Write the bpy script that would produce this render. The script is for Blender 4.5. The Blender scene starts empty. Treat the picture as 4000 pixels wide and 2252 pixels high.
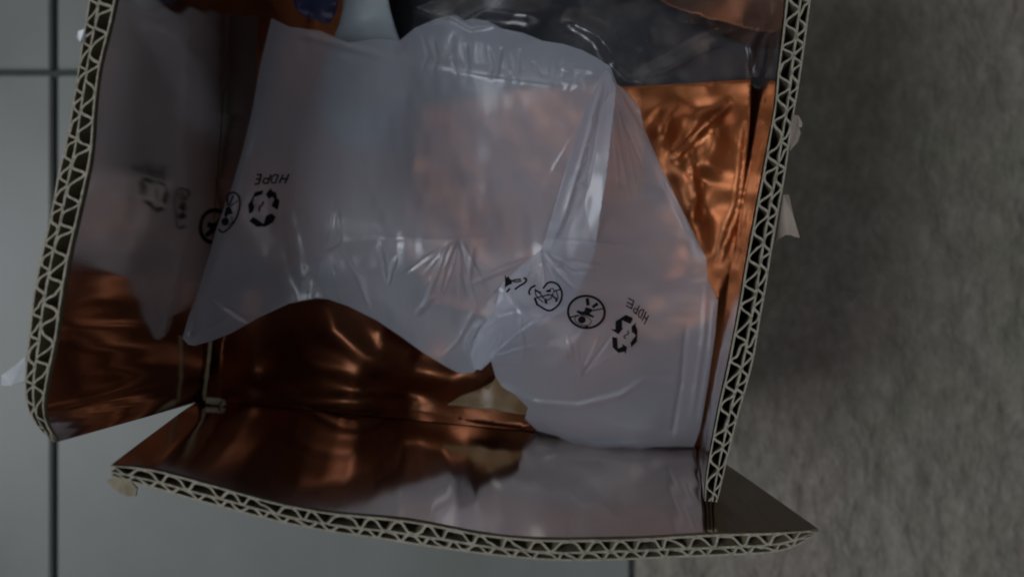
import bpy, bmesh, math, random
import numpy as np
from mathutils import Vector, geometry
random.seed(7); rng = np.random.default_rng(7)
sc = bpy.context.scene
col = sc.collection

# ------------------------------------------------------------------ camera, world, lamps, exposure
H = 0.38                                    # lens height above the floor (metres)
F, CU, CV = 2900.0, 2000.0, 1126.0
cam = bpy.data.cameras.new('camera'); cam.lens = 26.1; cam.sensor_width = 36
cam.clip_start = 0.01; cam.clip_end = 50
cam.dof.use_dof = True; cam.dof.focus_distance = 0.226; cam.dof.aperture_fstop = 7.0
co = bpy.data.objects.new('camera', cam); co.location = (0, 0, H); col.objects.link(co); sc.camera = co
w = bpy.data.worlds.new('World'); sc.world = w; w.use_nodes = True
bg = w.node_tree.nodes['Background']; bg.inputs[0].default_value = (0.80, 0.90, 1.0, 1); bg.inputs[1].default_value = 0.042
def area(name, loc, target, size, energy, colr):
    l = bpy.data.lights.new(name, 'AREA'); l.shape = 'RECTANGLE'; l.size, l.size_y = size; l.energy = energy; l.color = colr
    o = bpy.data.objects.new(name, l); o.location = loc
    o.rotation_euler = (Vector(target) - Vector(loc)).to_track_quat('-Z', 'Y').to_euler(); col.objects.link(o)
area('window_light', (-1.45, -0.10, 1.85), (0, 0.03, 0.1), (0.9, 0.9), 19.0, (0.88, 0.94, 1.0))
area('fill_light', (0.1, -0.35, 2.0), (0, 0.03, 0.1), (1.2, 0.9), 3.0, (0.93, 0.95, 1.0))  # overhead fill added to brighten the shaded side of the bag
sc.view_settings.view_transform = 'Standard'; sc.view_settings.look = 'None'
sc.view_settings.exposure = 0; sc.view_settings.gamma = 1
sc.cycles.transparent_max_bounces = 24; sc.cycles.filter_width = 1.9; sc.cycles.max_bounces = 10; sc.cycles.glossy_bounces = 6

# ------------------------------------------------------------------ helpers
def P(u, v, d): return ((u-CU)/F*d, -(v-CV)/F*d, H-d)
def PA(u, v, d): return np.stack([(u-CU)/F*d, -(v-CV)/F*d, H-d], -1)
def tag(o, label=None, cat=None, group=None, kind=None):
    for k, x in (('label', label), ('category', cat), ('group', group), ('kind', kind)):
        if x: o[k] = x
    return o
def mesh_obj(name, verts, faces, mat, parent=None, smooth=True):
    me = bpy.data.meshes.new(name); me.from_pydata([tuple(map(float, p)) for p in verts], [], [tuple(map(int, f)) for f in faces])
    if mat: me.materials.append(mat)
    if smooth: me.polygons.foreach_set('use_smooth', [True]*len(me.polygons))
    me.update()
    o = bpy.data.objects.new(name, me); col.objects.link(o)
    if parent: o.parent = parent
    return o
def empty(name): 
    o = bpy.data.objects.new(name, None); o.empty_display_size = .02; col.objects.link(o); return o
class Curve:                                 # polyline resampled by arclength
    def __init__(s, pts):
        s.p = np.array(pts, float); seg = np.linalg.norm(np.diff(s.p, axis=0), axis=1)
        s.t = np.concatenate([[0], np.cumsum(seg)]); s.L = s.t[-1]; s.t /= s.L
    def __call__(s, x):
        x = np.asarray(x, float)
        return np.stack([np.interp(x, s.t, s.p[:, k]) for k in range(s.p.shape[1])], -1)
def smooth_curve(pts, n=60):
    c = Curve(pts); q = c(np.linspace(0, 1, n))
    for _ in range(3):
        q[1:-1] = .25*q[:-2] + .5*q[1:-1] + .25*q[2:]
    return Curve(q)
def tps(ctrl):
    c = np.array(ctrl, float); n = len(c); x = c[:, :2]/1000
    def U(r): return np.where(r > 1e-9, r*r*np.log(r+1e-12), 0)
    K = U(np.linalg.norm(x[:, None]-x[None], axis=-1)) + 2e-3*np.eye(n)
    Pm = np.concatenate([np.ones((n, 1)), x], 1)
    A = np.block([[K, Pm], [Pm.T, np.zeros((3, 3))]])
    s = np.linalg.solve(A, np.concatenate([c[:, 2], np.zeros(3)]))
    def f(u, v):
        q = np.stack([np.asarray(u, float), np.asarray(v, float)], -1)/1000
        sh = q.shape[:-1]; q = q.reshape(-1, 2)
        r = U(np.linalg.norm(q[:, None]-x[None], axis=-1))
        return (r@s[:n] + s[n] + q@s[n+1:]).reshape(sh)
    return f
def seg_dist(u, v, pts):
    p = np.array(pts, float); best = np.full(np.shape(u), 1e9); par = np.zeros(np.shape(u))
    seg = np.linalg.norm(np.diff(p, axis=0), axis=1); L = seg.sum(); acc = 0
    for i in range(len(p)-1):
        a, b = p[i], p[i+1]; d = b-a
        t = np.clip(((u-a[0])*d[0]+(v-a[1])*d[1])/(d@d+1e-9), 0, 1)
        dd = np.hypot(u-a[0]-t*d[0], v-a[1]-t*d[1])
        m = dd < best; best = np.where(m, dd, best); par = np.where(m, (acc+t*seg[i])/L, par); acc += seg[i]
    return best, par
def ridges(u, v, lst, sw=1):
    h = np.zeros(np.shape(u)); wt = np.zeros(np.shape(u))
    for pts, wd, amp, white in lst:
        wd = wd*sw; amp = amp*(sw if sw == 1 else sw*.72)
        d, t = seg_dist(u, v, pts)
        e = np.exp(-(d/wd)**2)*np.clip(4*t*(1-t)*1.6, 0, 1)
        h += amp*e; wt = np.maximum(wt, white*np.exp(-(d/(wd*1.1))**2)*np.clip(4*t*(1-t)*1.6, .15, 1))
    return h, wt
def folds(u, v, seed, n, lam, amp):
    r = np.random.default_rng(seed); h = np.zeros(np.shape(u))
    for k in range(n):
        a = r.uniform(0, math.pi); l = r.uniform(*lam); ph = r.uniform(0, 1)
        x = ((u*math.cos(a)+v*math.sin(a))/l+ph) + .25*np.sin((v*math.cos(a)-u*math.sin(a))/l*1.7+k)
        h += amp*l/lam[1]*np.abs(2*(x-np.floor(x))-1)*r.uniform(.5, 1)
    return h
def vnoise(u, v, seed, lam):
    r = np.random.default_rng(seed); G = r.uniform(-1, 1, (64, 64)); x = np.asarray(u)/lam+31.3; y = np.asarray(v)/lam+17.7
    i = np.floor(x).astype(int); j = np.floor(y).astype(int); fx = x-i; fy = y-j; fx = fx*fx*(3-2*fx); fy = fy*fy*(3-2*fy)
    g = lambda a, b: G[a % 64, b % 64]
    return (g(i, j)*(1-fx)+g(i+1, j)*fx)*(1-fy)+(g(i, j+1)*(1-fx)+g(i+1, j+1)*fx)*fy
def resample(poly, step):
    out = []
    for i in range(len(poly)):
        a = np.array(poly[i], float); b = np.array(poly[(i+1) % len(poly)], float); n = max(1, int(np.linalg.norm(b-a)/step))
        out += [a+(b-a)*k/n for k in range(n)]
    return out
def chaikin(poly, n=2, closed=True):
    p = [np.array(q, float) for q in poly]
    for _ in range(n):
        q = []
        for i in range(len(p)):
            a, b = p[i], p[(i+1) % len(p)]; q += [a*.78+b*.22, a*.22+b*.78]
        p = q
    return p
def triangulate(poly, step, jit=.25):
    """points filling the outline, Delaunay-triangulated: (uv array, triangles, number of boundary points)"""
    b = resample(poly, step); nb = len(b); ba = np.array(b)
    lo, hi = ba.min(0), ba.max(0)
    gx, gy = np.meshgrid(np.arange(lo[0]+step/2, hi[0], step), np.arange(lo[1]+step/2, hi[1], step*.88))
    gx[1::2] += step/2
    q = np.stack([gx.ravel(), gy.ravel()], -1) + rng.uniform(-jit, jit, (gx.size, 2))*step
    ins = np.zeros(len(q), bool); x, y = q[:, 0], q[:, 1]
    for i in range(nb):
        a, c = ba[i], ba[(i+1) % nb]
        cr = ((a[1] > y) != (c[1] > y)) & (x < (c[0]-a[0])*(y-a[1])/(c[1]-a[1]+1e-12)+a[0]); ins ^= cr
    q = q[ins]
    d = np.full(len(q), 1e9)
    for i in range(nb): d = np.minimum(d, np.hypot(q[:, 0]-ba[i, 0], q[:, 1]-ba[i, 1]))
    q = q[d > step*.6]; d = d[d > step*.6]
    pts = [Vector(p) for p in b] + [Vector(p) for p in q]
    vo, _, fo, _, _, _ = geometry.delaunay_2d_cdt(pts, [(i, (i+1) % nb) for i in range(nb)], [], 1, 1e-4)
    uv = np.array([tuple(p) for p in vo])
    dist = np.concatenate([np.zeros(nb), d])
    if len(uv) != len(dist):
        dist = np.array([np.min(np.hypot(ba[:, 0]-p[0], ba[:, 1]-p[1])) for p in uv])
    return uv, [tuple(f) for f in fo], dist
def sheet(name, poly, step, depth, mat, parent=None, thick=None, puff=None, dens=None):
    """closed thin body: the front follows depth(u,v); the back lies behind it by thick..puff"""
    uv, tri, dist = triangulate(poly, step); u, v = uv[:, 0], uv[:, 1]
    d = depth(u, v); n = len(uv)
    thick = thick(u, v, dist) if callable(thick) else thick
    fr = PA(u, v, d); bk = PA(u, v, d + thick + (puff or 0)*(1-np.exp(-dist/140.)))
    fc = []
    for f in tri:
        a, b, c = (uv[i] for i in f); cr = (b[0]-a[0])*(c[1]-a[1])-(b[1]-a[1])*(c[0]-a[0])
        f = f if cr < 0 else f[::-1]
        fc.append(f); fc.append(tuple(i+n for i in f[::-1]))
    ed = {}
    for f in fc[::2]:
        for k in range(3): ed[(f[k], f[(k+1) % 3])] = 1
    for (a, b) in list(ed):
        if (b, a) not in ed: fc.append((b, a, a+n, b+n))
    o = mesh_obj(name, np.concatenate([fr, bk]), fc, mat, parent)
    if dens is not None:
        at = o.data.attributes.new('density', 'FLOAT', 'POINT'); x = dens(u, v, dist)
        at.data.foreach_set('value', np.concatenate([x, x*.3-.22]).astype(np.float32))
    return o

# ------------------------------------------------------------------ materials
def newmat(name):
    m = bpy.data.materials.new(name); m.use_nodes = True; nt = m.node_tree; nt.nodes.clear()
    out = nt.nodes.new('ShaderNodeOutputMaterial'); return m, nt, out
def N(nt, t, **kw):
    n = nt.nodes.new(t)
    for k, x in kw.items():
        if k.startswith('_'): setattr(n, k[1:], x)
        else: n.inputs[int(k[1:]) if k[0] == 'i' and k[1:].isdigit() else k.replace('__', ' ')].default_value = x
    return n
def coords(nt, scale=(1, 1, 1), rot=(0, 0, 0)):
    t = nt.nodes.new('ShaderNodeTexCoord'); m = nt.nodes.new('ShaderNodeMapping')
    m.inputs['Scale'].default_value = scale; m.inputs['Rotation'].default_value = rot
    nt.links.new(t.outputs['Object'], m.inputs[0]); return m.outputs[0]
def noise(nt, vec, scale, detail=4, rough=.55):
    n = N(nt, 'ShaderNodeTexNoise', Scale=scale, Detail=detail, Roughness=rough); nt.links.new(vec, n.inputs['Vector']); return n.outputs['Fac']
def ramp(nt, fac, stops):
    r = nt.nodes.new('ShaderNodeValToRGB'); e = r.color_ramp.elements
    while len(e) < len(stops): e.new(.5)
    for k, (p, c) in enumerate(stops): e[k].position = p; e[k].color = (*c, 1)
    nt.links.new(fac, r.inputs[0]); return r.outputs[0]
def bump(nt, h, strength, dist, prev=None):
    b = N(nt, 'ShaderNodeBump', Strength=strength, Distance=dist); nt.links.new(h, b.inputs['Height'])
    if prev: nt.links.new(prev, b.inputs['Normal'])
    return b.outputs[0]
def simple(name, stops, scale, rough=.7, stretch=(1, 1, 1), bstr=.3, bdist=.0005, metallic=0, detail=5, coat=0):
    m, nt, out = newmat(name); p = nt.nodes.new('ShaderNodeBsdfPrincipled'); vec = coords(nt, stretch)
    f = noise(nt, vec, scale, detail); nt.links.new(ramp(nt, f, stops), p.inputs['Base Color'])
    p.inputs['Roughness'].default_value = rough; p.inputs['Metallic'].default_value = metallic
    p.inputs['Coat Weight'].default_value = coat
    if bstr: nt.links.new(bump(nt, f, bstr, bdist), p.inputs['Normal'])
    nt.links.new(p.outputs[0], out.inputs[0]); return m
kraft = simple('kraft_paper', [(.3, (.22, .18, .12)), (.7, (.31, .26, .18))], 350, .85, (1, 1, .25))
kraft_shade = simple('kraft_fluting_shade', [(.3, (.13, .105, .065)), (.7, (.18, .148, .095))], 400, .95)  # fluting paper, colour darkened for the shade inside the cavities
lit_edge = simple('lit_paper_edge', [(.3, (.30, .27, .20)), (.7, (.50, .455, .36))], 900, .95)  # cut paper edge, colour lightened for the light caught along the rims
def foil(name, base, rough, cr, rib, coat, ior):
    m, nt, out = newmat(name); p = nt.nodes.new('ShaderNodeBsdfPrincipled'); vec = coords(nt)
    p.inputs['Metallic'].default_value = 1; p.inputs['Coat Weight'].default_value = coat; p.inputs['Coat IOR'].default_value = ior; p.inputs['Coat Roughness'].default_value = rough*.85
    f = noise(nt, vec, 40, 3); nt.links.new(ramp(nt, f, [(.3, tuple(c*.86 for c in base)), (.7, base)]), p.inputs['Base Color'])
    g = noise(nt, vec, 90, 2); mr = N(nt, 'ShaderNodeMapRange', **{'i3': rough*.8, 'i4': rough*1.3}); nt.links.new(g, mr.inputs[0]); nt.links.new(mr.outputs[0], p.inputs['Roughness'])
    b = bump(nt, noise(nt, vec, 28, 2), cr, .004)
    b = bump(nt, noise(nt, coords(nt, (1, 1, rib)), 300, 3), .06, .0003, b)
    nt.links.new(b, p.inputs['Coat Normal'])
    nt.links.new(b, p.inputs['Normal']); nt.links.new(p.outputs[0], out.inputs[0]); return m
copper_flat = foil('copper_foil_board', (.80, .65, .56), .125, .03, .15, 1, 2.0)
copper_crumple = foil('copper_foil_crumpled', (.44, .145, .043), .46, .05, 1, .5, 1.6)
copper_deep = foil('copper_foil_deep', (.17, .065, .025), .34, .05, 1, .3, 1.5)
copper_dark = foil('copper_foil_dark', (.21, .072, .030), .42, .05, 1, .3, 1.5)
def film(name, base, opac, rough, blur=.72, gloss=1):
    m, nt, out = newmat(name); vec = coords(nt)
    d = N(nt, 'ShaderNodeBsdfDiffuse', Color=(*base, 1)); t = N(nt, 'ShaderNodeBsdfTranslucent', Color=(*base, 1))
    mx = N(nt, 'ShaderNodeMixShader', i0=.4); nt.links.new(d.outputs[0], mx.inputs[1]); nt.links.new(t.outputs[0], mx.inputs[2])
    tr0 = N(nt, 'ShaderNodeBsdfTransparent', Color=(.97, .97, .98, 1)); rf = N(nt, 'ShaderNodeBsdfRefraction', Color=(.97, .97, .98, 1), Roughness=.5, IOR=1.12)
    tr = N(nt, 'ShaderNodeMixShader', i0=blur); nt.links.new(tr0.outputs[0], tr.inputs[1]); nt.links.new(rf.outputs[0], tr.inputs[2])
    at = N(nt, 'ShaderNodeAttribute', _attribute_name='density')
    ma = N(nt, 'ShaderNodeMath', _operation='MULTIPLY_ADD', i1=.62, i2=opac, _use_clamp=True); nt.links.new(at.outputs['Fac'], ma.inputs[0])
    nf = noise(nt, vec, 45, 3); mm = N(nt, 'ShaderNodeMath', _operation='MULTIPLY_ADD', i1=.12, i2=-.06); nt.links.new(nf, mm.inputs[0])
    ad = N(nt, 'ShaderNodeMath', _operation='ADD', _use_clamp=True); nt.links.new(ma.outputs[0], ad.inputs[0]); nt.links.new(mm.outputs[0], ad.inputs[1])
    m2 = nt.nodes.new('ShaderNodeMixShader'); nt.links.new(ad.outputs[0], m2.inputs[0]); nt.links.new(tr.outputs[0], m2.inputs[1]); nt.links.new(mx.outputs[0], m2.inputs[2])
    gl = N(nt, 'ShaderNodeBsdfGlossy', Roughness=rough, Color=(gloss, gloss, gloss, 1)); fr = N(nt, 'ShaderNodeFresnel', IOR=1.45); ge = nt.nodes.new('ShaderNodeNewGeometry'); ir = N(nt, 'ShaderNodeMapRange', i3=1.45, i4=1/1.45); nt.links.new(ge.outputs['Backfacing'], ir.inputs[0]); nt.links.new(ir.outputs[0], fr.inputs['IOR'])
    m3 = nt.nodes.new('ShaderNodeMixShader'); nt.links.new(fr.outputs[0], m3.inputs[0]); nt.links.new(m2.outputs[0], m3.inputs[1]); nt.links.new(gl.outputs[0], m3.inputs[2])
    b = bump(nt, noise(nt, coords(nt, (1, .35, 1), (0, 0, .3)), 130, 4), .10, .0010)
    vr = N(nt, 'ShaderNodeTexVoronoi', _feature='DISTANCE_TO_EDGE', Scale=55, Randomness=1); dn = N(nt, 'ShaderNodeTexNoise', Scale=60, Detail=2); nt.links.new(coords(nt, (1, .5, 1), (0, 0, .35)), dn.inputs['Vector'])
    nt.links.new(dn.outputs['Color'], vr.inputs['Vector']) if False else nt.links.new(coords(nt, (1, .45, 1), (0, 0, .35)), vr.inputs['Vector'])
    sm = N(nt, 'ShaderNodeMapRange', i1=0, i2=.10, i3=1, i4=0, _interpolation_type='SMOOTHSTEP'); nt.links.new(vr.outputs['Distance'], sm.inputs[0])
    gate = N(nt, 'ShaderNodeMapRange', i1=.5, i2=.68, i3=0, i4=1); nt.links.new(noise(nt, vec, 26, 2), gate.inputs[0]); gm = N(nt, 'ShaderNodeMath', _operation='MULTIPLY'); nt.links.new(sm.outputs[0], gm.inputs[0]); nt.links.new(gate.outputs[0], gm.inputs[1])
    b = bump(nt, gm.outputs[0], .22, .0006, b)
    for n in (d, t, gl, fr): nt.links.new(b, n.inputs['Normal'])
    nt.links.new(m3.outputs[0], out.inputs[0]); return m
hdpe = film('frosted_film', (.75, .80, .92), .30, .22)
clear_film = film('clear_film', (.62, .64, .70), .02, .22, 0, .6)
ink = simple('black_ink', [(.3, (.006, .006, .006)), (.7, (.010, .010, .010))], 300, .8, bstr=0)
ink.node_tree.nodes['Principled BSDF'].inputs['Specular IOR Level'].default_value = .12
black_film = simple('black_film', [(.3, (.010, .012, .016)), (.7, (.018, .021, .028))], 60, .36, bstr=.5, bdist=.002)
white_film = simple('white_film', [(.3, (.46, .56, .62)), (.7, (.56, .66, .72))], 50, .4, bstr=.3, bdist=.001)
blue_film = simple('blue_film', [(.3, (.01, .013, .06)), (.7, (.02, .025, .09))], 60, .35, bstr=.3, bdist=.001)
tape_mat = simple('paper_scrap', [(.3, (.24, .19, .15)), (.7, (.36, .29, .24))], 120, .7)
clear_tape = simple('pale_tape', [(.3, (.6, .62, .66)), (.7, (.75, .77, .8))], 120, .25)
tile_mat = simple('floor_tile', [(.28, (.165, .178, .160)), (.42, (.205, .216, .198)), (.55, (.235, .240, .224)), (.72, (.262, .262, .254))], 9, .45, bstr=.08, bdist=.0006, detail=9)
grout_mat = simple('grout', [(.3, (.05, .06, .06)), (.7, (.075, .085, .085))], 250, .9)

# ------------------------------------------------------------------ the setting: tiled floor and rough stone floor
base = mesh_obj('floor', [(-1.5, -1.5, -.0035), (.066, -1.5, -.0035), (.066, 1.5, -.0035), (-1.5, 1.5, -.0035)], [(0, 1, 2, 3)], grout_mat, smooth=False)
tag(base, kind='structure')
x0, y0, TS, G = -.2346, .1105, .2965, .0034
def box_mesh(name, a, b, bev, mat, parent):
    bm = bmesh.new(); bmesh.ops.create_cube(bm, size=1)
    for q in bm.verts: q.co = Vector((a[k]+(b[k]-a[k])*(q.co[k]+.5) for k in range(3)))
    bmesh.ops.bevel(bm, geom=bm.edges[:], offset=bev, segments=2, affect='EDGES')
    me = bpy.data.meshes.new(name); bm.to_mesh(me); bm.free(); me.materials.append(mat)
    o = bpy.data.objects.new(name, me); col.objects.link(o); o.parent = parent; return o
for i in (-2, -1, 0):
    for j in (-2, -1, 0, 1):
        ax, ay = x0+i*TS, y0-TS+j*TS
        box_mesh('floor_tile', (ax+G/2, ay+G/2, -.012), (ax+TS-G/2, ay+TS-G/2, random.uniform(-.0003, .0003)), .0008, tile_mat, base)
def stone():
    m, nt, out = newmat('rough_stone'); p = nt.nodes.new('ShaderNodeBsdfPrincipled')
    v1 = coords(nt, (1, .6, 1), (0, 0, .16)); v2 = coords(nt, (1, .6, 1), (0, 0, -.3))
    a = noise(nt, v1, 95, 6, .62); b = noise(nt, v2, 260, 5, .65); c = noise(nt, coords(nt), 9, 3)
    mx = N(nt, 'ShaderNodeMath', _operation='MULTIPLY_ADD', i1=.5); nt.links.new(b, mx.inputs[0]); 
    h = N(nt, 'ShaderNodeMath', _operation='MULTIPLY', i1=.5); nt.links.new(a, h.inputs[0]); nt.links.new(h.outputs[0], mx.inputs[2])
    c1 = ramp(nt, mx.outputs[0], [(.36, (.235, .208, .172)), (.5, (.31, .274, .236)), (.64, (.40, .355, .315))])
    c2 = ramp(nt, c, [(.35, (.90, .96, .86)), (.65, (1.0, .96, .96))])
    mm = N(nt, 'ShaderNodeMix', _data_type='RGBA', _blend_type='MULTIPLY'); mm.inputs[0].default_value = 1
    nt.links.new(c1, mm.inputs[6]); nt.links.new(c2, mm.inputs[7]); nt.links.new(mm.outputs[2], p.inputs['Base Color'])
    p.inputs['Roughness'].default_value = .8
    nt.links.new(bump(nt, b, .5, .0012, bump(nt, a, .8, .007)), p.inputs['Normal']); nt.links.new(p.outputs[0], out.inputs[0]); return m
nx, ny = 300, 420
gx = np.concatenate([np.linspace(.0635, .4, 240), np.linspace(.405, 1.3, 60)]); gy = np.concatenate([np.linspace(-.9, -.26, 60), np.linspace(-.255, .26, 300), np.linspace(.265, 1.1, 60)]); GX, GY = np.meshgrid(gx, gy, indexing='ij')
Z = .001 + .0014*vnoise(GX*1000, GY*480, 3, 15) + .0009*vnoise(GX*1000, GY*620, 5, 8)
V = np.stack([GX, GY, Z], -1).reshape(-1, 3)
fc = [(i*ny+j, (i+1)*ny+j, (i+1)*ny+j+1, i*ny+j+1) for i in range(nx-1) for j in range(ny-1)]
sk = [(.0635, float(y), -.012) for y in gy]; nv = len(V)
fc += [(j+1, nv+j+1, nv+j, j) for j in range(ny-1)]
st = mesh_obj('stone_floor', np.concatenate([V, np.array(sk)]), fc, stone()); tag(st, kind='structure')

# ------------------------------------------------------------------ cardboard box
box = empty('cardboard_box'); box.location = (-.01, .03, 0)
tag(box, 'open double walled corrugated carton lined with copper foil, its flaps standing up', 'cardboard box')
bpy.context.view_layer.update()
def part(name, v, f, mat, parent, smooth=True):
    o = mesh_obj(name, v, f, mat, parent, smooth); o.matrix_parent_inverse = box.matrix_world.inverted() if parent is box else o.matrix_parent_inverse; return o
HD = .27
FL, FR, BR, BL = (780, 1565), (2735, 1748), (3060, -150), (915, -150)
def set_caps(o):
    o.data.materials.append(lit_edge)
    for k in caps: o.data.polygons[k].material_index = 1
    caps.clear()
caps = []
def ribbon(M, a, b, wd, h1, V, Fc):
    """thin strip of paper: 2-D curve (a,b) in the board's section, swept down the flap"""
    da, db = np.gradient(a), np.gradient(b); l = np.hypot(da, db)+1e-12; nx_, ny_ = -db/l*wd/2, da/l*wd/2
    hs = [0, .25, .6, h1]; n = len(a); o = len(V)
    for s in (-1, 1):
        for h in hs: V.extend(M(a+s*nx_, b+s*ny_, h))
    k = len(hs); idx = lambda s, h, i: o + (s*k+h)*n + i
    for i in range(n-1):
        caps.append(len(Fc)); Fc.append((idx(0, 0, i), idx(0, 0, i+1), idx(1, 0, i+1), idx(1, 0, i)))
        for h in range(k-1):
            Fc.append((idx(0, h, i), idx(0, h+1, i), idx(0, h+1, i+1), idx(0, h, i+1)))
            Fc.append((idx(1, h, i), idx(1, h, i+1), idx(1, h+1, i+1), idx(1, h+1, i)))
    for i in (0, n-1):
        for h in range(k-1): Fc.append((idx(0, h, i), idx(1, h, i), idx(1, h+1, i), idx(0, h+1, i)))
def make_flap(inner, outer, hinge, hout, seed, label, pitch=.0074, crush=(.3, .3), shear=0):
    """inner/outer: top edge curves (3-D); hinge: two points; hout: outward vector at the hinge"""
    ci, cout = smooth_curve(inner), smooth_curve(outer); ch = Curve(hinge); ho = np.array(hout)
    L = ci.L; T = float(np.mean(np.linalg.norm(ci(np.linspace(0, 1, 40))-cout(np.linspace(0, 1, 40)), axis=1)))
    r = np.random.default_rng(seed); ph = r.uniform(0, 6, 6)
    def M(a, b, h):
        s = np.clip(a/L, 0, 1); t = b/T
        e = np.ones_like(s)
        if crush[0]: e *= 1-(1-crush[0])*np.exp(-(s*L/.006))
        if crush[1]: e *= 1-(1-crush[1])*np.exp(-((1-s)*L/.006))
        tt = .5+(t-.5)*e
        top = ci(s)*(1-tt)[:, None]+cout(s)*tt[:, None]; bot = ch(s)+ho*t[:, None]*1.0
        wob = .0010*np.sin(7*s+ph[0])+.0006*np.sin(17*s+ph[1])
        q = top*(1-h)+bot*h; q[:, 2] += wob*(1-h)
        return q
    n = 900; a = np.linspace(0, L, n)
    wob = lambda k, A: A*T*(np.sin(a/L*23+ph[k])+.6*np.sin(a/L*61+ph[k]*2))
    mid = .60*T+wob(2, .012); V, Fc = [], []
    ribbon(M, a, np.full(n, .03*T)+wob(0, .006), (.00046+.00014*np.interp(a, np.linspace(0, L, 160), r.uniform(-1, 1, 160))), 1, V, Fc); ribbon(M, a, mid, (.0005+.00016*np.interp(a, np.linspace(0, L, 120), r.uniform(-1, 1, 120))), 1, V, Fc); ribbon(M, a, np.full(n, .97*T)+wob(1, .008), .00042, 1, V, Fc)
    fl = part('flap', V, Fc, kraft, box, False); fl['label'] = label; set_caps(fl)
    for lo, hi, pt in ((np.full(n, .05*T), mid, pitch), (mid, np.full(n, .95*T), pitch*.80)):
        jit = np.cumsum(r.normal(0, .012, n)); jit -= np.linspace(jit[0], jit[-1], n)
        x = 2*np.pi*a/pt+ph[3]+1.15*np.interp(a, np.linspace(0, L, 55), r.uniform(-1, 1, 55))+.35*np.sin(2*np.pi*a/pt+ph[4])+jit
        wv = np.sin(x); wv = np.tanh(.8*wv)/np.tanh(.8); amp = 1-.16*np.abs(np.interp(a, np.linspace(0, L, 50), r.uniform(-1, 1, 50)))
        b = (lo+hi)/2+(hi-lo)/2*wv*.97*amp
        V2, F2 = [], []; ribbon(M, a, b, (.00056+.00012*np.interp(a, np.linspace(0, L, 130), r.uniform(-1, 1, 130))), .8, V2, F2); set_caps(mesh_obj('fluting', V2, F2, kraft_shade, fl, False))
    ns, nh = 240, 40; V3 = []
    for h in np.linspace(.012, 1.0, nh):
        s = np.linspace(0, 1, ns)*L
        q = M(s, np.full(ns, -.075*T)-(.00003*(1+np.sin(s*2*np.pi/pitch)))*(1-abs(2*h-1)**4)-.00035*(vnoise(s*8000, np.full(ns, h*500), seed, 170)+1)*math.sin(math.pi*h), h)
        V3.extend(q)
    F3 = [(i*ns+j, (i+1)*ns+j, (i+1)*ns+j+1, i*ns+j+1) for i in range(nh-1) for j in range(ns-1)]
    mesh_obj('foil_lining', V3, F3, copper_flat, fl)
    return fl
def pts(lst, d0, d1=None):
    n = len(lst); d1 = d0 if d1 is None else d1
    return [P(u, v, d0+(d1-d0)*k/(n-1)) for k, (u, v) in enumerate(lst)]
def unit(x): x = np.array(x); return x/np.linalg.norm(x)
pFL, pFR, pBR, pBL = (np.array(P(*q, HD)) for q in (FL, FR, BR, BL))
TH = .0066
outL = -unit([pBL[1]-pFL[1], -(pBL[0]-pFL[0]), 0]); outR = unit([pBR[1]-pFR[1], -(pBR[0]-pFR[0]), 0])
outF = -unit([-(pFR[1]-pFL[1]), pFR[0]-pFL[0], 0]); outB = unit([-(pBR[1]-pBL[1]), pBR[0]-pBL[0], 0])
li = [(250, 1722), (176, 1647), (170, 1588), (188, 1488), (203, 1400), (226, 1323), (243, 1196), (270, 1031), (300, 865), (309, 800), (339, 634), (347, 551), (358, 397), (386, 237), (419, 138), (449, 0), (500, -330), (560, -720)]
lo = [(200, 1722), (126, 1658), (97, 1588), (94, 1494), (106, 1400), (110, 1380), (140, 1158), (165, 1000), (185, 920), (212, 700), (248, 530), (276, 397), (300, 259), (325, 127), (345, 0), (395, -330), (455, -720)]
flL = make_flap(pts(li, .194), pts(lo, .194), [pFL, pBL], outL*TH, 11, 'left flap leaning over the pale tiled floor, its foil face mirroring the bag')
ri = [(2752, 1960), (2752, 1936), (2771, 1819), (2798, 1672), (2818, 1555), (2841, 1453), (2868, 1305), (2894, 1168), (2915, 1032), (2945, 866), (2974, 700), (3001, 534), (3022, 427), (3037, 255), (3057, 148), (3075, 0), (3135, -350), (3180, -600)]
ro = [(2812, 1965), (2820, 1928), (2845, 1819), (2876, 1664), (2911, 1540), (2938, 1423), (2951, 1370), (2969, 1234), (2995, 1115), (3016, 961), (3037, 836), (3055, 738), (3072, 611), (3087, 486), (3111, 356), (3129, 255), (3152, 107), (3170, 0), (3228, -350), (3272, -600)]
flR = make_flap(pts(ri, .21), pts(ro, .21), [pFR, pBR], outR*TH, 23, 'right flap standing upright beside the rough stone floor', crush=(.8, 0))
fi = [(420, 1815), (458, 1820), (582, 1835), (705, 1870), (828, 1899), (952, 1932), (1075, 1964), (1187, 1987), (1304, 2005), (1500, 2023), (1587, 2029), (1766, 2062), (1882, 2083), (2076, 2101), (2309, 2105), (2542, 2106), (2775, 2093), (3008, 2083), (3202, 2060)]
fo = [(425, 1870), (458, 1882), (605, 1917), (781, 1964), (963, 2005), (1134, 2046), (1298, 2076), (1385, 2090), (1469, 2099), (1634, 2126), (1890, 2157), (2115, 2178), (2309, 2184), (2542, 2182), (2775, 2176), (3008, 2165), (3124, 2145), (3202, 2085)]
flF = make_flap(pts(fi, .187, .203), pts(fo, .187, .203), [pFL, pFR], outF*TH, 37, 'front flap tilted outward with a sagging corrugated edge', crush=(.7, .35))
bk0, bk1 = pBL+np.array([0, .03, .06]), pBR+np.array([0, .03, .06])
flB = make_flap([bk0+(bk1-bk0)*k/8 for k in range(9)], [bk0+outB*TH+(bk1-bk0)*k/8 for k in range(9)], [pBL, pBR], outB*TH, 41, 'far flap folded back at the top')
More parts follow.
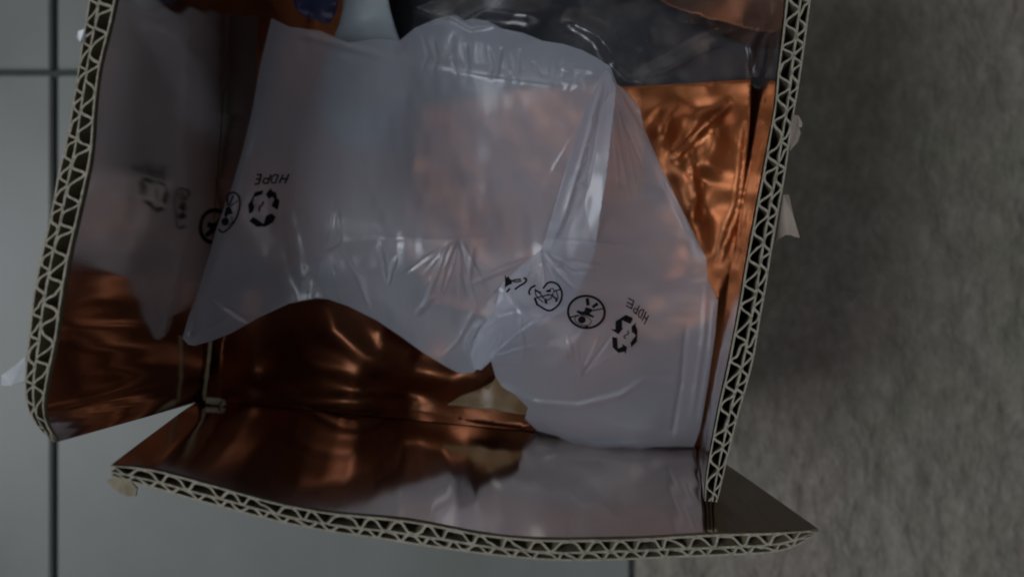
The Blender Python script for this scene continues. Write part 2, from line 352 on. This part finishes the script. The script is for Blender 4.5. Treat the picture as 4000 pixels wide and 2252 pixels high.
# walls below the folds
ZB = .012
def wall(a, b, ext):
    V = []
    for z in (pFL[2]-.0006, ZB-.011):
        for q in (a, b, b+ext, a+ext): V.append((q[0], q[1], z))
    o = part('wall', V, [(0, 3, 2, 1), (4, 5, 6, 7), (0, 1, 5, 4), (1, 2, 6, 5), (2, 3, 7, 6), (3, 0, 4, 7)], kraft, box, False)
    ns, nh = 120, 30; inn = -unit(ext); V2 = []
    for z in np.linspace(pFL[2]+.001, ZB, nh):
        for s in np.linspace(.004, .996, ns):
            q = a+(b-a)*s; k = .0006+.0004*(1+float(vnoise(s*900+a[0]*5000, z*6000, 9, 130)))*min(1, (pFL[2]+.001-z)/.02)
            V2.append((q[0]+inn[0]*k, q[1]+inn[1]*k, z))
    mesh_obj('foil_lining', V2, [(i*ns+j, i*ns+j+1, (i+1)*ns+j+1, (i+1)*ns+j) for i in range(nh-1) for j in range(ns-1)], copper_flat, o)
wall(pFL, pFR, outF*TH); wall(pFR, pBR, outR*TH); wall(pBR, pBL, outB*TH); wall(pBL, pFL, outL*TH)
V = [(q[0], q[1], z) for z in (ZB-.004, ZB-.010) for q in (pFL, pFR, pBR, pBL)]
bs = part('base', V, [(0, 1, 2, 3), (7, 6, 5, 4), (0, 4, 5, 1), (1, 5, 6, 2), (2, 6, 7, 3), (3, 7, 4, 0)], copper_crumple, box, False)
# torn kraft edge at the near left corner
def strip(name, line, wpx, mat, parent, th=.0006, seed=1, label=None):
    c = Curve([P(*q) for q in line]); r = np.random.default_rng(seed); n = 40; V = []
    s = np.linspace(0, 1, n); q = c(s); t = np.gradient(q, axis=0); t /= np.linalg.norm(t, axis=1)[:, None]
    sd = np.stack([-t[:, 1], t[:, 0], 0*s], -1); sd /= np.linalg.norm(sd, axis=1)[:, None]
    w = wpx*(.7+.6*r.random(n))
    for k in (-1, 1):
        for z in (0, -th): V.append(q+sd*(k*w[:, None])+np.array([0, 0, z]))
    A = np.concatenate(V); ix = lambda b, i: b*n+i; Fc = []
    for i in range(n-1):
        for a, b in ((0, 2), (2, 3), (3, 1), (1, 0)): Fc.append((ix(a, i), ix(a, i+1), ix(b, i+1), ix(b, i)))
    Fc += [(ix(0, 0), ix(2, 0), ix(3, 0), ix(1, 0)), (ix(0, n-1), ix(1, n-1), ix(3, n-1), ix(2, n-1))]
    o = part(name, A, Fc, mat, parent)
    if label: o['label'] = label
    return o
strip('torn_edge', [(822, 1325, .262), (815, 1400, .263), (805, 1480, .263), (797, 1545, .262), (800, 1562, .262)], .0006, kraft, box)
strip('torn_edge', [(805, 1562, .2615), (835, 1566, .2615), (866, 1568, .2615), (872, 1585, .2615)], .0011, kraft, box, seed=4)
def scrap(name, poly, d, mat, label, curl=0.):
    n = len(poly); V = [P(u, v, d+curl*k/n) for k, (u, v) in enumerate(poly)]; V += [(a, b, c-.0006) for a, b, c in V]
    Fc = [tuple(range(n-1, -1, -1)), tuple(range(n, 2*n))]+[(i, (i+1) % n, (i+1) % n+n, i+n) for i in range(n)]
    o = part(name, V, Fc, mat, box, False); o['label'] = label
scrap('paper_scrap', [(3098, 447), (3120, 452), (3134, 480), (3132, 497), (3121, 497), (3128, 520), (3116, 555), (3085, 590), (3078, 560)], .207, tape_mat, 'small curled paper scrap on the outside of the right flap', .003)
scrap('paper_scrap', [(3060, 760), (3082, 760), (3100, 845), (3124, 928), (3105, 925), (3092, 918), (3070, 917), (3030, 940)], .210, tape_mat, 'torn pale paper triangle on the outside of the right flap', .004)
scrap('tape_end', [(100, 1390), (60, 1425), (20, 1455), (5, 1465), (5, 1505), (45, 1505), (98, 1485)], .196, clear_tape, 'shiny tape end sticking out of the left flap', .003)
scrap('tape_end', [(330, 115), (306, 122), (300, 145), (312, 165), (330, 160)], .186, clear_tape, 'pale tape tip on the outside of the left flap', .002)
scrap('paper_scrap', [(462, 1855), (510, 1880), (535, 1905), (530, 1935), (500, 1938), (470, 1925), (430, 1895), (415, 1875)], .20, kraft, 'frayed kraft scrap under the end of the front flap', .004)

# ------------------------------------------------------------------ copper foil and other things inside the box
dp = tps([(2450, 330, .272), (2925, 310, .2685), (2900, 700, .2685), (2830, 1060, .270), (2200, 800, .277), (1650, 420, .285), (1600, 1000, .277), (2100, 1250, .272), (2600, 1300, .270)])
rp = [([(2860, 395), (2760, 480), (2620, 635)], 16, .0035, 0), ([(2670, 400), (2610, 460), (2560, 560), (2560, 800)], 45, .004, 0), ([(2930, 420), (2890, 800), (2800, 1040)], 14, .003, 0),
      ([(2770, 420), (2780, 540), (2740, 700)], 60, .004, 0), ([(2690, 560), (2720, 780), (2690, 900)], 14, .002, 0), ([(2550, 430), (2670, 700), (2740, 1000)], 50, .004, 0)]
def pouch_d(u, v): return dp(u, v)-ridges(u, v, rp)[0]-folds(u, v, 4, 3, (360, 720), .0013)+.001-.0006*vnoise(u, v, 8, 60)
po = sheet('copper_foil_pouch', [(1650, 420), (2050, 350), (2450, 338), (2700, 326), (2935, 309), (2930, 480), (2912, 700), (2882, 920), (2845, 1060), (2780, 1250), (2600, 1330), (2100, 1290), (1700, 1180), (1560, 900)], 13, pouch_d, copper_crumple, thick=.0012, puff=.012)
tag(po, 'crumpled orange copper foil pouch between the frosted bag and the right flap', 'foil pouch')
ds = tps([(825, 1340, .274), (812, 1555, .268), (1400, 1618, .270), (2080, 1690, .2705), (1250, 1180, .272), (1480, 1390, .272), (1850, 1480, .272), (1000, 1450, .296), (1600, 1545, .290), (1250, 1000, .285), (1900, 1250, .28), (1700, 1280, .28), (930, 1200, .282), (2000, 1560, .276)])
rs = [([(1265, 1130), (1300, 1290), (1430, 1400), (1560, 1450), (1760, 1480), (1900, 1400)], 55, .006, 0), ([(1480, 1240), (1500, 1330), (1640, 1400)], 40, .004, 0), ([(1150, 1400), (1330, 1440), (1450, 1500)], 40, .004, 0), ([(900, 1500), (1200, 1560), (1700, 1570)], 30, .003, 0)]
def liner_d(u, v): return ds(u, v)-ridges(u, v, rs)[0]-folds(u, v, 14, 2, (500, 900), .0015)+.001
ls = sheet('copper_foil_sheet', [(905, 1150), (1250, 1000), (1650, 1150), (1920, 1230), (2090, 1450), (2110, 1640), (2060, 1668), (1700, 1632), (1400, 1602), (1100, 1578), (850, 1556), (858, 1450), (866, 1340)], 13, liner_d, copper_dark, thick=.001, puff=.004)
tag(ls, 'loosely folded dark copper foil sheet in the gap under the bag by the front flap', 'foil sheet')
db = tps([(1550, -150, .292), (1560, 190, .286), (2000, 200, .286), (2350, 270, .284), (2900, 320, .284), (2900, -20, .29), (2200, -100, .275), (2000, 60, .274), (2600, 120, .284)])
def black_d(u, v): return db(u, v)-folds(u, v, 21, 3, (300, 700), .0022)+.002-.0012*vnoise(u, v, 4, 150)
bb = sheet('black_plastic_bag', [(1520, -170), (2500, -190), (2620, -60), (2700, 90), (2920, 180), (2930, 330), (2700, 390), (2400, 400), (1900, 330), (1560, 260), (1500, 60)], 14, black_d, black_film, thick=.001, puff=.02)
tag(bb, 'crumpled black plastic bag at the top of the box behind the frosted bag', 'plastic bag')
dw = tps([(1330, -150, .285), (1330, 200, .288), (1570, 200, .288), (1500, -150, .283), (1430, 60, .272), (1300, 700, .335), (1560, 700, .335), (1420, 400, .312)])
wp = sheet('white_pouch', chaikin([(1345, -160), (1490, -160), (1530, 80), (1600, 250), (1580, 480), (1450, 600), (1290, 560), (1230, 380), (1290, 180), (1340, 60)]), 14, lambda u, v: dw(u, v)-folds(u, v, 31, 2, (200, 420), .0025), white_film, thick=.001, puff=.02)
tag(wp, 'pale white plastic pouch poking out between black bag and frosted bag', 'pouch')
bw = sheet('blue_wrapper', chaikin([(1150, -120), (1330, -120), (1320, 40), (1285, 100), (1240, 80), (1190, 70), (1140, 20)]), 12, lambda u, v: .272+0*u-folds(u, v, 33, 3, (90, 220), .003), blue_film, thick=.001, puff=.008)
tag(bw, 'small dark blue wrapper at the top edge of the frosted bag', 'wrapper')
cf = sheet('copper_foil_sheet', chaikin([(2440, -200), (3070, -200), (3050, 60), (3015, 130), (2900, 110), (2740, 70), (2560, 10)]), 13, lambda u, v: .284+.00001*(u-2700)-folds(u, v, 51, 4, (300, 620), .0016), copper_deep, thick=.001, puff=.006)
tag(cf, 'orange copper foil sheet above the black bag in the upper right corner of the box', 'foil sheet')

gold = simple('painted_reflection', [(.36, (.16, .092, .034)), (.62, (.25, .18, .11))], 70, .4)  # gold and pale tones painted to stand for a reflection in the foil
ps = sheet('reflection_patch', [(1745, 1580), (1800, 1545), (1870, 1520), (1925, 1490), (1948, 1455), (1985, 1470), (2040, 1545), (2085, 1590), (2070, 1622), (1960, 1606), (1850, 1592)], 14, lambda u, v: .2655+.00002*(1600-v)-.001*vnoise(u, v, 3, 70), gold, thick=.0006, puff=.0004)
tag(ps, 'small pale gold patch standing in for a reflection in the gap beside the bag edge and front flap', 'reflection patch')

# ------------------------------------------------------------------ frosted bags
da = tps([(1050, 90, .268), (980, 500, .264), (880, 830, .262), (735, 1320, .248), (800, 1080, .256), (1500, 150, .27), (1900, 180, .265), (2340, 300, .246), (2230, 600, .246), (2120, 980, .250), (1500, 480, .258), (1830, 700, .264), (1300, 880, .252), (1780, 930, .249), (1250, 1170, .262), (1600, 1330, .264), (1880, 1430, .262), (1950, 1100, .253), (1080, 900, .262), (1150, 1100, .262), (900, 1200, .256)])
ra = [([(2350, 320), (2240, 600), (2130, 930)], 85, .0005, .35), ([(1480, 660), (1330, 560), (1200, 640)], 230, 0, .26), ([(1300, 450), (1350, 600), (1420, 800)], 170, 0, .20), ([(1050, 130), (1000, 420), (930, 700)], 40, .0004, .2), ([(1310, 775), (1290, 870), (1262, 975)], 9, .0012, .8), ([(1318, 800), (1328, 940), (1300, 965), (1262, 975)], 9, .0010, .55), ([(1325, 930), (1400, 1090), (1450, 1220)], 12, -.0012, 0),
      ([(1482, 935), (1500, 1030), (1512, 1110)], 8, .0010, .6), ([(1550, 1000), (1530, 1060), (1515, 1120)], 8, .0010, .5), ([(1760, 925), (1720, 1030), (1690, 1110), (1660, 1200)], 12, .0013, .6),
      ([(1785, 930), (1740, 1040), (1715, 1160)], 10, .0012, .5), ([(1800, 960), (1805, 1080)], 8, .0007, .4), ([(1850, 960), (1830, 1100), (1870, 1230)], 12, .001, .35),
      ([(2350, 320), (2265, 600), (2170, 900), (2120, 1000)], 40, .004, .35), ([(2300, 480), (2215, 740), (2140, 960)], 12, .001, .45), ([(2355, 330), (2290, 560), (2210, 830), (2150, 1000)], 9, .0012, .6),
      ([(1300, 950), (1450, 935), (1560, 930), (1780, 935), (1990, 925)], 16, .0004, .10), ([(1120, 800), (1170, 1000), (1190, 1150)], 30, .0012, .22), ([(1135, 780), (1250, 960), (1230, 1080)], 30, -.0006, .1),
      ([(1050, 90), (985, 500), (890, 830), (800, 1080), (740, 1310)], 26, .0012, .28), ([(760, 1180), (755, 1300)], 9, .001, .5), ([(735, 1200), (738, 1310)], 8, .001, .4), ([(830, 1160), (900, 1210), (980, 1260)], 12, .0010, .25),
      ([(1700, 250), (1760, 200), (1770, 130)], 9, .0012, .5), ([(1820, 170), (1830, 290)], 9, .0012, .5), ([(1960, 180), (1940, 310)], 8, .0012, .45), ([(2030, 190), (2020, 310)], 8, .0012, .45), ([(2080, 240), (2110, 310)], 9, .0012, .4), ([(2180, 260), (2330, 280)], 14, .0015, .4),
      ([(1560, 150), (1640, 90), (1760, 65), (1840, 110), (1950, 95)], 14, .002, .35), ([(1600, 235), (1900, 285), (2200, 325), (2330, 330)], 20, .0015, .2), ([(1150, 130), (1350, 180), (1520, 230)], 22, .001, .18),
      ([(1860, 1200), (1790, 1330), (1720, 1400)], 10, .0008, .3), ([(1620, 1230), (1700, 1150)], 16, .001, .2), ([(1880, 1250), (1830, 1340), (1850, 1420)], 14, .0012, .3)]
def rays(c, a0, a1, n, l0, l1, seed, off=12, wd=7, amp=.0006, wh=.4):
    g = random.Random(seed); o = []
    for k in range(n):
        a = math.radians(a0+(a1-a0)*(k+g.uniform(.1, .9))/n); l = g.uniform(l0, l1); b = a+g.uniform(-.15, .15)
        p = (c[0]+off*math.cos(a), c[1]+off*math.sin(a)); m = (p[0]+l*.5*math.cos(a), p[1]+l*.5*math.sin(a)); e = (m[0]+l*.5*math.cos(b), m[1]+l*.5*math.sin(b))
        o.append(([p, m, e], wd*g.uniform(.7, 1.2), amp*g.uniform(.5, 1.2)*g.choice((1, 1, -1)), wh*g.uniform(.4, 1)))
    return o
ra += rays((1795, 925), 60, 150, 9, 120, 330, 3)+rays((1270, 980), 60, 140, 6, 80, 260, 4, wh=.3)+rays((2360, 300), 95, 118, 6, 250, 600, 5, wh=.4)+rays((2100, 1000), 80, 170, 8, 90, 330, 6)+rays((740, 1335), -85, -30, 6, 80, 260, 7, wh=.3)
for k in random.sample(range(16), 10): ra.append(([(1650+k*42, 150+k*7+random.randint(-20, 10)), (1655+k*42+random.randint(-18, 18), 215+k*7), (1645+k*42+random.randint(-20, 20), 290+k*5)], random.uniform(6, 11), random.uniform(.0003, .0010), random.uniform(.15, .6)))
rb0 = rays((2120, 985), 20, 140, 10, 60, 240, 11, wh=.5)+rays((1900, 1400), -80, 10, 9, 80, 300, 12, wh=.4)+rays((2380, 300), 62, 100, 7, 150, 520, 13, wh=.3)+rays((2265, 1475), -110, -30, 6, 60, 240, 14, wh=.3)+rays((2340, 480), 60, 120, 7, 60, 200, 15, 30, wh=.4)
def bagA_d(u, v): return da(u, v)-ridges(u, v, ra, .72)[0]-.0007*vnoise(u, v, 2, 190)-.00022*vnoise(u*1.3, v*.6, 12, 46)
def bagA_w(u, v, dist):
    w_ = ridges(u, v, ra, .72)[1]
    pile = -.32*np.clip((215+(u-1500)*.135-v)/45, 0, 1)*np.clip((u-1420)/160, 0, 1)*np.clip((2330-u)/60, 0, 1)*(.75+.25*vnoise(u, v, 71, 40))
    return np.clip(w_+.16*np.exp(-dist/22)+pile+.06*vnoise(u, v, 6, 260), -.36, 1)
bagA = sheet('frosted_bag', [(1060, 72), (1130, 105), (1250, 120), (1360, 165), (1480, 150), (1560, 160), (1620, 110), (1700, 75), (1780, 58), (1815, 80), (1850, 72), (1905, 82), (1960, 112), (2040, 128), (2120, 160), (2200, 172), (2275, 196), (2330, 225), (2385, 262), (2410, 330),
    (2370, 700), (2320, 1000), (2230, 1200), (2000, 1330), (1960, 1380), (1890, 1415), (1850, 1455), (1800, 1462), (1740, 1430), (1650, 1375), (1560, 1310), (1470, 1250), (1360, 1195), (1280, 1168), (1235, 1165), (1130, 1185), (1010, 1240), (905, 1300), (830, 1330), (760, 1350), (735, 1345), (712, 1320),
    (735, 1240), (775, 1130), (815, 1000), (850, 880), (905, 730), (950, 580), (985, 430), (1015, 260)], 5.5, bagA_d, hdpe, thick=lambda u, v, dist: .0003+(.022+.012*np.clip((700-v)/250, 0, 1))*np.exp(-dist/22)*np.clip((1120-u+.0*v)/60, 0, 1)*np.clip((1250-v)/150, 0, 1), puff=.011, dens=bagA_w)
tag(bagA, 'large frosted translucent plastic bag against the left flap, recycling print near its left edge', 'plastic bag')
dB = tps([(2360, 290, .240), (2230, 600, .240), (2120, 980, .243), (1990, 1080, .243), (1870, 1300, .25), (1900, 1410, .253), (1950, 1500, .258), (2070, 1620, .261), (2350, 1735, .2595), (2640, 1730, .260), (2700, 1650, .261), (2780, 1080, .252), (2640, 760, .256), (2510, 500, .252), (2380, 800, .247), (2500, 1000, .248), (2450, 1200, .243), (2250, 1400, .242), (2500, 1500, .25), (2000, 1250, .240)])
rb = [([(2300, 430), (2320, 500), (2290, 560), (2325, 590), (2265, 655), (2330, 640)], 8, .0009, .5), ([(2270, 690), (2310, 680), (2260, 720), (2305, 740)], 8, .0008, .35), ([(2160, 935), (2280, 945), (2470, 960)], 9, .0008, .2), ([(2130, 980), (2160, 1030), (2200, 1040)], 12, .0012, .7), ([(2110, 970), (2115, 1040)], 9, .001, .6), ([(2140, 1035), (2240, 1020), (2350, 1040)], 12, .001, .45), ([(2230, 1060), (2330, 1062)], 8, .0007, .4),
      ([(2370, 290), (2440, 420), (2520, 560), (2640, 780), (2740, 1010)], 20, .0012, .22), ([(2400, 330), (2480, 470), (2515, 530)], 9, .001, .5), ([(2360, 300), (2290, 560), (2210, 830), (2140, 980)], 14, .0014, .5),
      ([(1900, 1080), (1990, 1150), (2050, 1240), (2090, 1300)], 26, .0010, .2), ([(1960, 1230), (1880, 1290), (1845, 1390), (1870, 1430)], 14, .0015, .45), ([(2030, 1240), (2045, 1350), (2035, 1420)], 11, .0012, .4), ([(1925, 1240), (2020, 1215)], 22, .0016, .35), ([(1960, 1300), (1940, 1400)], 11, .001, .3), ([(2280, 1420), (2265, 1470)], 11, .001, .5), ([(2310, 1220), (2200, 1400), (2130, 1500)], 34, .0009, .12), ([(2150, 1330), (2250, 1440)], 26, .0009, .2),
      ([(1960, 1500), (2080, 1570), (2250, 1585), (2420, 1545), (2530, 1470)], 16, .0018, .35), ([(2070, 1600), (2180, 1690), (2320, 1735), (2480, 1735), (2640, 1745)], 18, .0012, .3), ([(2760, 1080), (2750, 1300), (2700, 1640)], 14, .0012, .2), ([(2680, 1250), (2660, 1500), (2620, 1720)], 14, -.0014, 0), ([(2790, 1150), (2770, 1400), (2730, 1650)], 9, .001, .3)]
rb += rb0
def bagB_d(u, v): return dB(u, v)-ridges(u, v, rb, .72)[0]-.0006*vnoise(u, v, 22, 190)-.0002*vnoise(u*.7, v*1.3, 32, 46)
def bagB_w(u, v, dist): return np.clip(.46*np.clip((v-1000)/250, 0, 1)+ridges(u, v, rb, .72)[1]+.14*np.exp(-dist/12)+.06*vnoise(u, v, 26, 260), 0, 1)
bagB = sheet('frosted_bag', [(2365, 270), (2385, 285), (2395, 320), (2440, 350), (2500, 420), (2515, 500), (2560, 600), (2600, 680), (2650, 790), (2700, 890), (2760, 1010), (2765, 1090), (2805, 1170), (2795, 1300), (2770, 1480), (2735, 1680), (2710, 1745), (2650, 1742), (2560, 1745), (2500, 1752), (2420, 1744), (2330, 1750), (2250, 1736), (2170, 1700), (2100, 1682), (2050, 1635), (2062, 1590), (2010, 1540), (1960, 1510), (1935, 1470), (1918, 1410), (1880, 1445), (1850, 1440), (1835, 1380), (1870, 1290), (1930, 1220), (1950, 1120), (2040, 1030), (2110, 980), (2150, 860), (2215, 640), (2280, 440), (2345, 300)], 5.5, bagB_d, hdpe, thick=lambda u, v, dist: .0003+.008*np.exp(-dist/20)*np.clip((v-1600)/80, 0, 1), puff=.009, dens=bagB_w)
tag(bagB, 'frosted translucent plastic bag on the right with a row of black safety symbols', 'plastic bag')

fw = tps([(1600, 40, .268), (1650, 240, .262), (2300, 200, .258), (2960, 310, .264), (2980, 20, .270), (2300, -60, .262), (2650, 140, .260)])
rw = [([(2480, 320), (2700, 200), (2960, 60)], 26, .003, .25), ([(2560, 300), (2760, 190), (2900, 150)], 14, .002, .3), ([(2380, 250), (2450, 310), (2560, 330)], 14, .0015, .5), ([(2960, 310), (2930, 180), (3010, 60)], 12, .002, .3), ([(1700, 120), (1900, 30), (2150, 60)], 40, .003, .05), ([(2200, 60), (2350, 140), (2420, 260)], 30, .003, .1)]
def wrap_d(u, v): return fw(u, v)-ridges(u, v, rw)[0]-folds(u, v, 81, 3, (220, 520), .0022)+.0015-.0006*vnoise(u, v, 44, 70)
ff = sheet('clear_film', [(1620, 30), (1800, -40), (2300, -160), (2980, -160), (3030, -60), (3010, 120), (2965, 300), (2760, 322), (2560, 338), (2440, 322), (2380, 268), (2240, 205), (2050, 150), (1900, 100), (1760, 85)], 9, wrap_d, clear_film, thick=.0002, puff=0, dens=lambda u, v, dist: .10*np.exp(-dist/14)+ridges(u, v, rw)[1]*.5)
tag(ff, 'thin shiny clear film wrinkled over the dark contents at the top right of the box', 'plastic film')

# ------------------------------------------------------------------ black print on the bags
def stroke(line, wd, closed=False):
    p = np.array(line, float)
    if closed: p = np.concatenate([p, p[:1]])
    q = [p[0]]
    for a, b in zip(p[:-1], p[1:]):
        n = max(1, int(np.linalg.norm(b-a)/40)); q += [a+(b-a)*k/n for k in range(1, n+1)]
    p = np.array(q); t = np.gradient(p, axis=0); t /= np.linalg.norm(t, axis=1)[:, None]+1e-9
    nn = np.stack([-t[:, 1], t[:, 0]], -1)*wd*.59
    if not closed: p = p.copy(); p[0] -= t[0]*wd*.3; p[-1] += t[-1]*wd*.3
    return ('strip', p-nn, p+nn)
def ell(cx, cy, rx, ry, rot=0, n=48):
    a = np.linspace(0, 2*math.pi, n, endpoint=False); c, s = math.cos(rot), math.sin(rot)
    return [(cx+rx*math.cos(x)*c-ry*math.sin(x)*s, cy+rx*math.cos(x)*s+ry*math.sin(x)*c) for x in a]
def fill(poly): return ('poly', np.array(resample([np.array(p, float) for p in poly], 30)))
def spline(pts_, n=3):
    p = [np.array(q, float) for q in pts_]
    for _ in range(n):
        q = [p[0]]
        for a, b in zip(p[:-1], p[1:]): q += [a*.75+b*.25, a*.25+b*.75]
        q.append(p[-1]); p = q
    return p
def printed(name, shapes, org, sc_, depth, parent, label=None):
    V, Fc = [], []
    def up(p): 
        u, v = org[0]+p[:, 0]*sc_, org[1]+p[:, 1]*sc_; return PA(u, v, depth(u, v)-.00035)
    for k, sh in enumerate(shapes):
        o = len(V)
        if sh[0] == 'strip':
            n = len(sh[1]); V.extend(up(sh[1])); V.extend(up(sh[2])); Fc += [(o+i, o+i+1, o+n+i+1, o+n+i) for i in range(n-1)]
        else:
            p = sh[1]; V.extend(up(p)); Fc += [tuple(o+i for i in t) for t in geometry.tessellate_polygon([[Vector((*q, 0)) for q in p]])]
    V = [np.array(x) for x in V]
    ob = mesh_obj(name, V, Fc, ink, parent, False)
    if label: ob['label'] = label
oA, sA = (1940, 1040), 640/2576.
W = 17
printed('printed_text', [stroke(l, W) for l in ([(2155, 540), (2118, 665)], [(2155, 542), (2070, 500)], [(2138, 605), (2050, 563)], [(2118, 663), (2038, 615)], [(2240, 618), (2190, 752)], [(2215, 675), (2172, 657), (2152, 690), (2160, 722), (2192, 740)],
    [(2352, 712), (2286, 850)], [(2388, 772), (2322, 905)], [(2322, 785), (2356, 836)])]+[stroke([(2318, 682), (2278, 678), (2246, 705), (2230, 760), (2238, 796), (2262, 814), (2318, 682)], W)], oA, sA, bagB_d, bagB)
printed('recycling_symbol', [fill(p) for p in ([(1870, 860), (2030, 760), (2130, 800), (2142, 832), (2100, 905), (1975, 845), (1970, 965), (1992, 968), (1915, 1065), (1792, 983), (1865, 990)],
    [(1815, 1105), (1895, 1120), (1905, 1290), (1980, 1255), (1970, 1212), (2052, 1265), (2027, 1380), (2010, 1340), (1915, 1358), (1825, 1272)],
    [(2197, 872), (2120, 945), (2128, 1055), (2140, 1030), (2187, 1085), (2105, 1195), (2115, 1272), (2207, 1180), (2215, 1000), (2182, 915)])]+[stroke(spline([(2058, 1012), (2082, 1045), (2050, 1070), (2003, 1092), (2000, 1118), (2032, 1132)], 1), 15)], oA, sA, bagB_d, bagB)
printed('warning_symbol', [stroke(ell(1410, 715, 288, 252, .1), 32, True), stroke([(1425, 512), (1436, 600)], 46), stroke([(1515, 635), (1582, 588)], 40), stroke([(1510, 692), (1670, 663)], 18), stroke([(1150, 802), (1282, 765)], 18),
    fill([(1400, 640), (1490, 663), (1515, 700), (1480, 722), (1460, 742), (1532, 780), (1520, 808), (1410, 768), (1320, 757), (1252, 718), (1268, 688), (1350, 710), (1378, 700)]), fill(ell(1340, 838, 62, 56, 0, 28)),
    stroke(ell(1357, 848, 132, 74, .25, 30), 11, True), fill([(1385, 938), (1440, 930), (1442, 965), (1390, 968)])], oA, sA, bagB_d, bagB, 'round pictogram of an eye and a dropper')
printed('warning_symbol', [stroke(spline([(735, 340), (790, 262), (860, 240), (950, 270), (1010, 350), (1035, 450), (1000, 570), (930, 650), (830, 705), (740, 665), (650, 605)], 2), 26), stroke(spline([(520, 440), (503, 400), (540, 330), (605, 303)], 2), 26), stroke([(600, 500), (640, 605)], 30),
    stroke(spline([(605, 355), (612, 450), (660, 505), (730, 562)], 2), 14), stroke(spline([(610, 372), (690, 425), (720, 490), (800, 532), (860, 500), (862, 440), (730, 465)], 1), 15), stroke([(600, 502), (700, 470)], 16),
    fill([(768, 380), (850, 350), (857, 402), (790, 407)]), fill([(750, 518), (790, 530), (803, 592), (752, 577)]), stroke(spline([(870, 440), (900, 490), (942, 500), (930, 552)], 1), 22), stroke(spline([(938, 395), (968, 470), (945, 545)], 2), 13), stroke([(895, 392), (990, 363)], 18),
    stroke(spline([(845, 350), (890, 345), (905, 390), (880, 440)], 2), 12), stroke([(605, 372), (690, 415)], 24), stroke([(720, 470), (830, 438)], 18)], oA, sA, bagB_d, bagB, 'heart shaped folded pictogram of a crossed out child')
printed('warning_symbol', [fill([(130, 128), (165, 178), (185, 148), (205, 192), (247, 220), (238, 272), (165, 305), (130, 345)]), stroke([(250, 222), (300, 208), (375, 203)], 20), stroke([(260, 240), (320, 242), (385, 230)], 18), stroke(spline([(430, 185), (462, 190), (468, 225), (440, 262), (360, 305), (290, 358)], 2), 26), stroke([(205, 350), (160, 400)], 26)], oA, sA, bagB_d, bagB, 'hand pictogram half swallowed by a fold')
def side_print(shapes):                     # third mark, on the bag's flank that faces the left flap
    ev = np.array([260, 430, 580, 730, 880, 1000, 1130, 1240]); eu = np.array([1015, 985, 950, 905, 850, 815, 775, 735]); V, Fc = [], []
    for sh in shapes:
        o = len(V); n = len(sh[1])
        for q in (sh[1], sh[2]):
            v = 885+q[:, 0]; u = np.interp(v, ev, eu); V.extend(PA(u-3, v, bagA_d(u, v)+.010+q[:, 1]*.0001))
        Fc += [(o+i, o+i+1, o+n+i+1, o+n+i) for i in range(n-1)]
    o = mesh_obj('warning_symbol', V, Fc, ink, bagA, False); o['label'] = 'round pictogram on the flank of the bag'
side_print([stroke(ell(0, 0, 62, 62), 13, True), stroke([(-30, 20), (10, -10), (35, -30)], 16), stroke([(-5, -30), (5, 25)], 18)])
oB, sB = (680, 640), 500/2132.
printed('printed_text', [stroke(l, 24) for l in ([(1452, 175), (1412, 330)], [(1385, 180), (1450, 178)], [(1370, 255), (1430, 250)], [(1345, 340), (1410, 325)], [(1610, 185), (1560, 322)], [(1580, 245), (1510, 240), (1478, 300), (1500, 325), (1560, 320)], [(1815, 185), (1755, 312)], [(1910, 175), (1848, 320)], [(1785, 250), (1880, 248)])]
    +[stroke([(1735, 185), (1675, 180), (1640, 205), (1615, 270), (1625, 314), (1690, 316), (1735, 185)], 22)], oB, sB, bagA_d, bagA)
printed('recycling_symbol', [fill(p) for p in ([(1485, 438), (1350, 470), (1290, 590), (1232, 680), (1248, 830), (1310, 800), (1342, 720), (1312, 640), (1332, 552), (1470, 505)], [(1612, 395), (1528, 505), (1570, 582), (1640, 545), (1670, 590), (1620, 700), (1725, 768), (1758, 610), (1712, 570), (1700, 480), (1620, 440)],
    [(1248, 950), (1320, 880), (1490, 1000), (1530, 870), (1620, 820), (1692, 880), (1650, 970), (1530, 1042), (1380, 1048)])]+[stroke([(1485, 630), (1465, 690), (1430, 710), (1415, 785)], 24)], oB, sB, bagA_d, bagA)
printed('warning_symbol', [stroke(spline([(880, 600), (890, 510), (975, 468), (1060, 500), (1105, 620), (1080, 790), (1010, 960), (900, 1090), (800, 1150), (745, 1090)], 2), 26), stroke([(985, 530), (920, 690)], 20), stroke([(1060, 610), (950, 700)], 16), stroke([(885, 560), (895, 690)], 24),
    fill([(870, 720), (930, 705), (985, 825), (900, 842), (850, 900), (835, 830)]), fill(ell(850, 960, 62, 70, .3, 24)), stroke([(960, 880), (975, 960), (900, 1030)], 14)], oB, sB, bagA_d, bagA, 'eye pictogram squeezed by the bag edge')
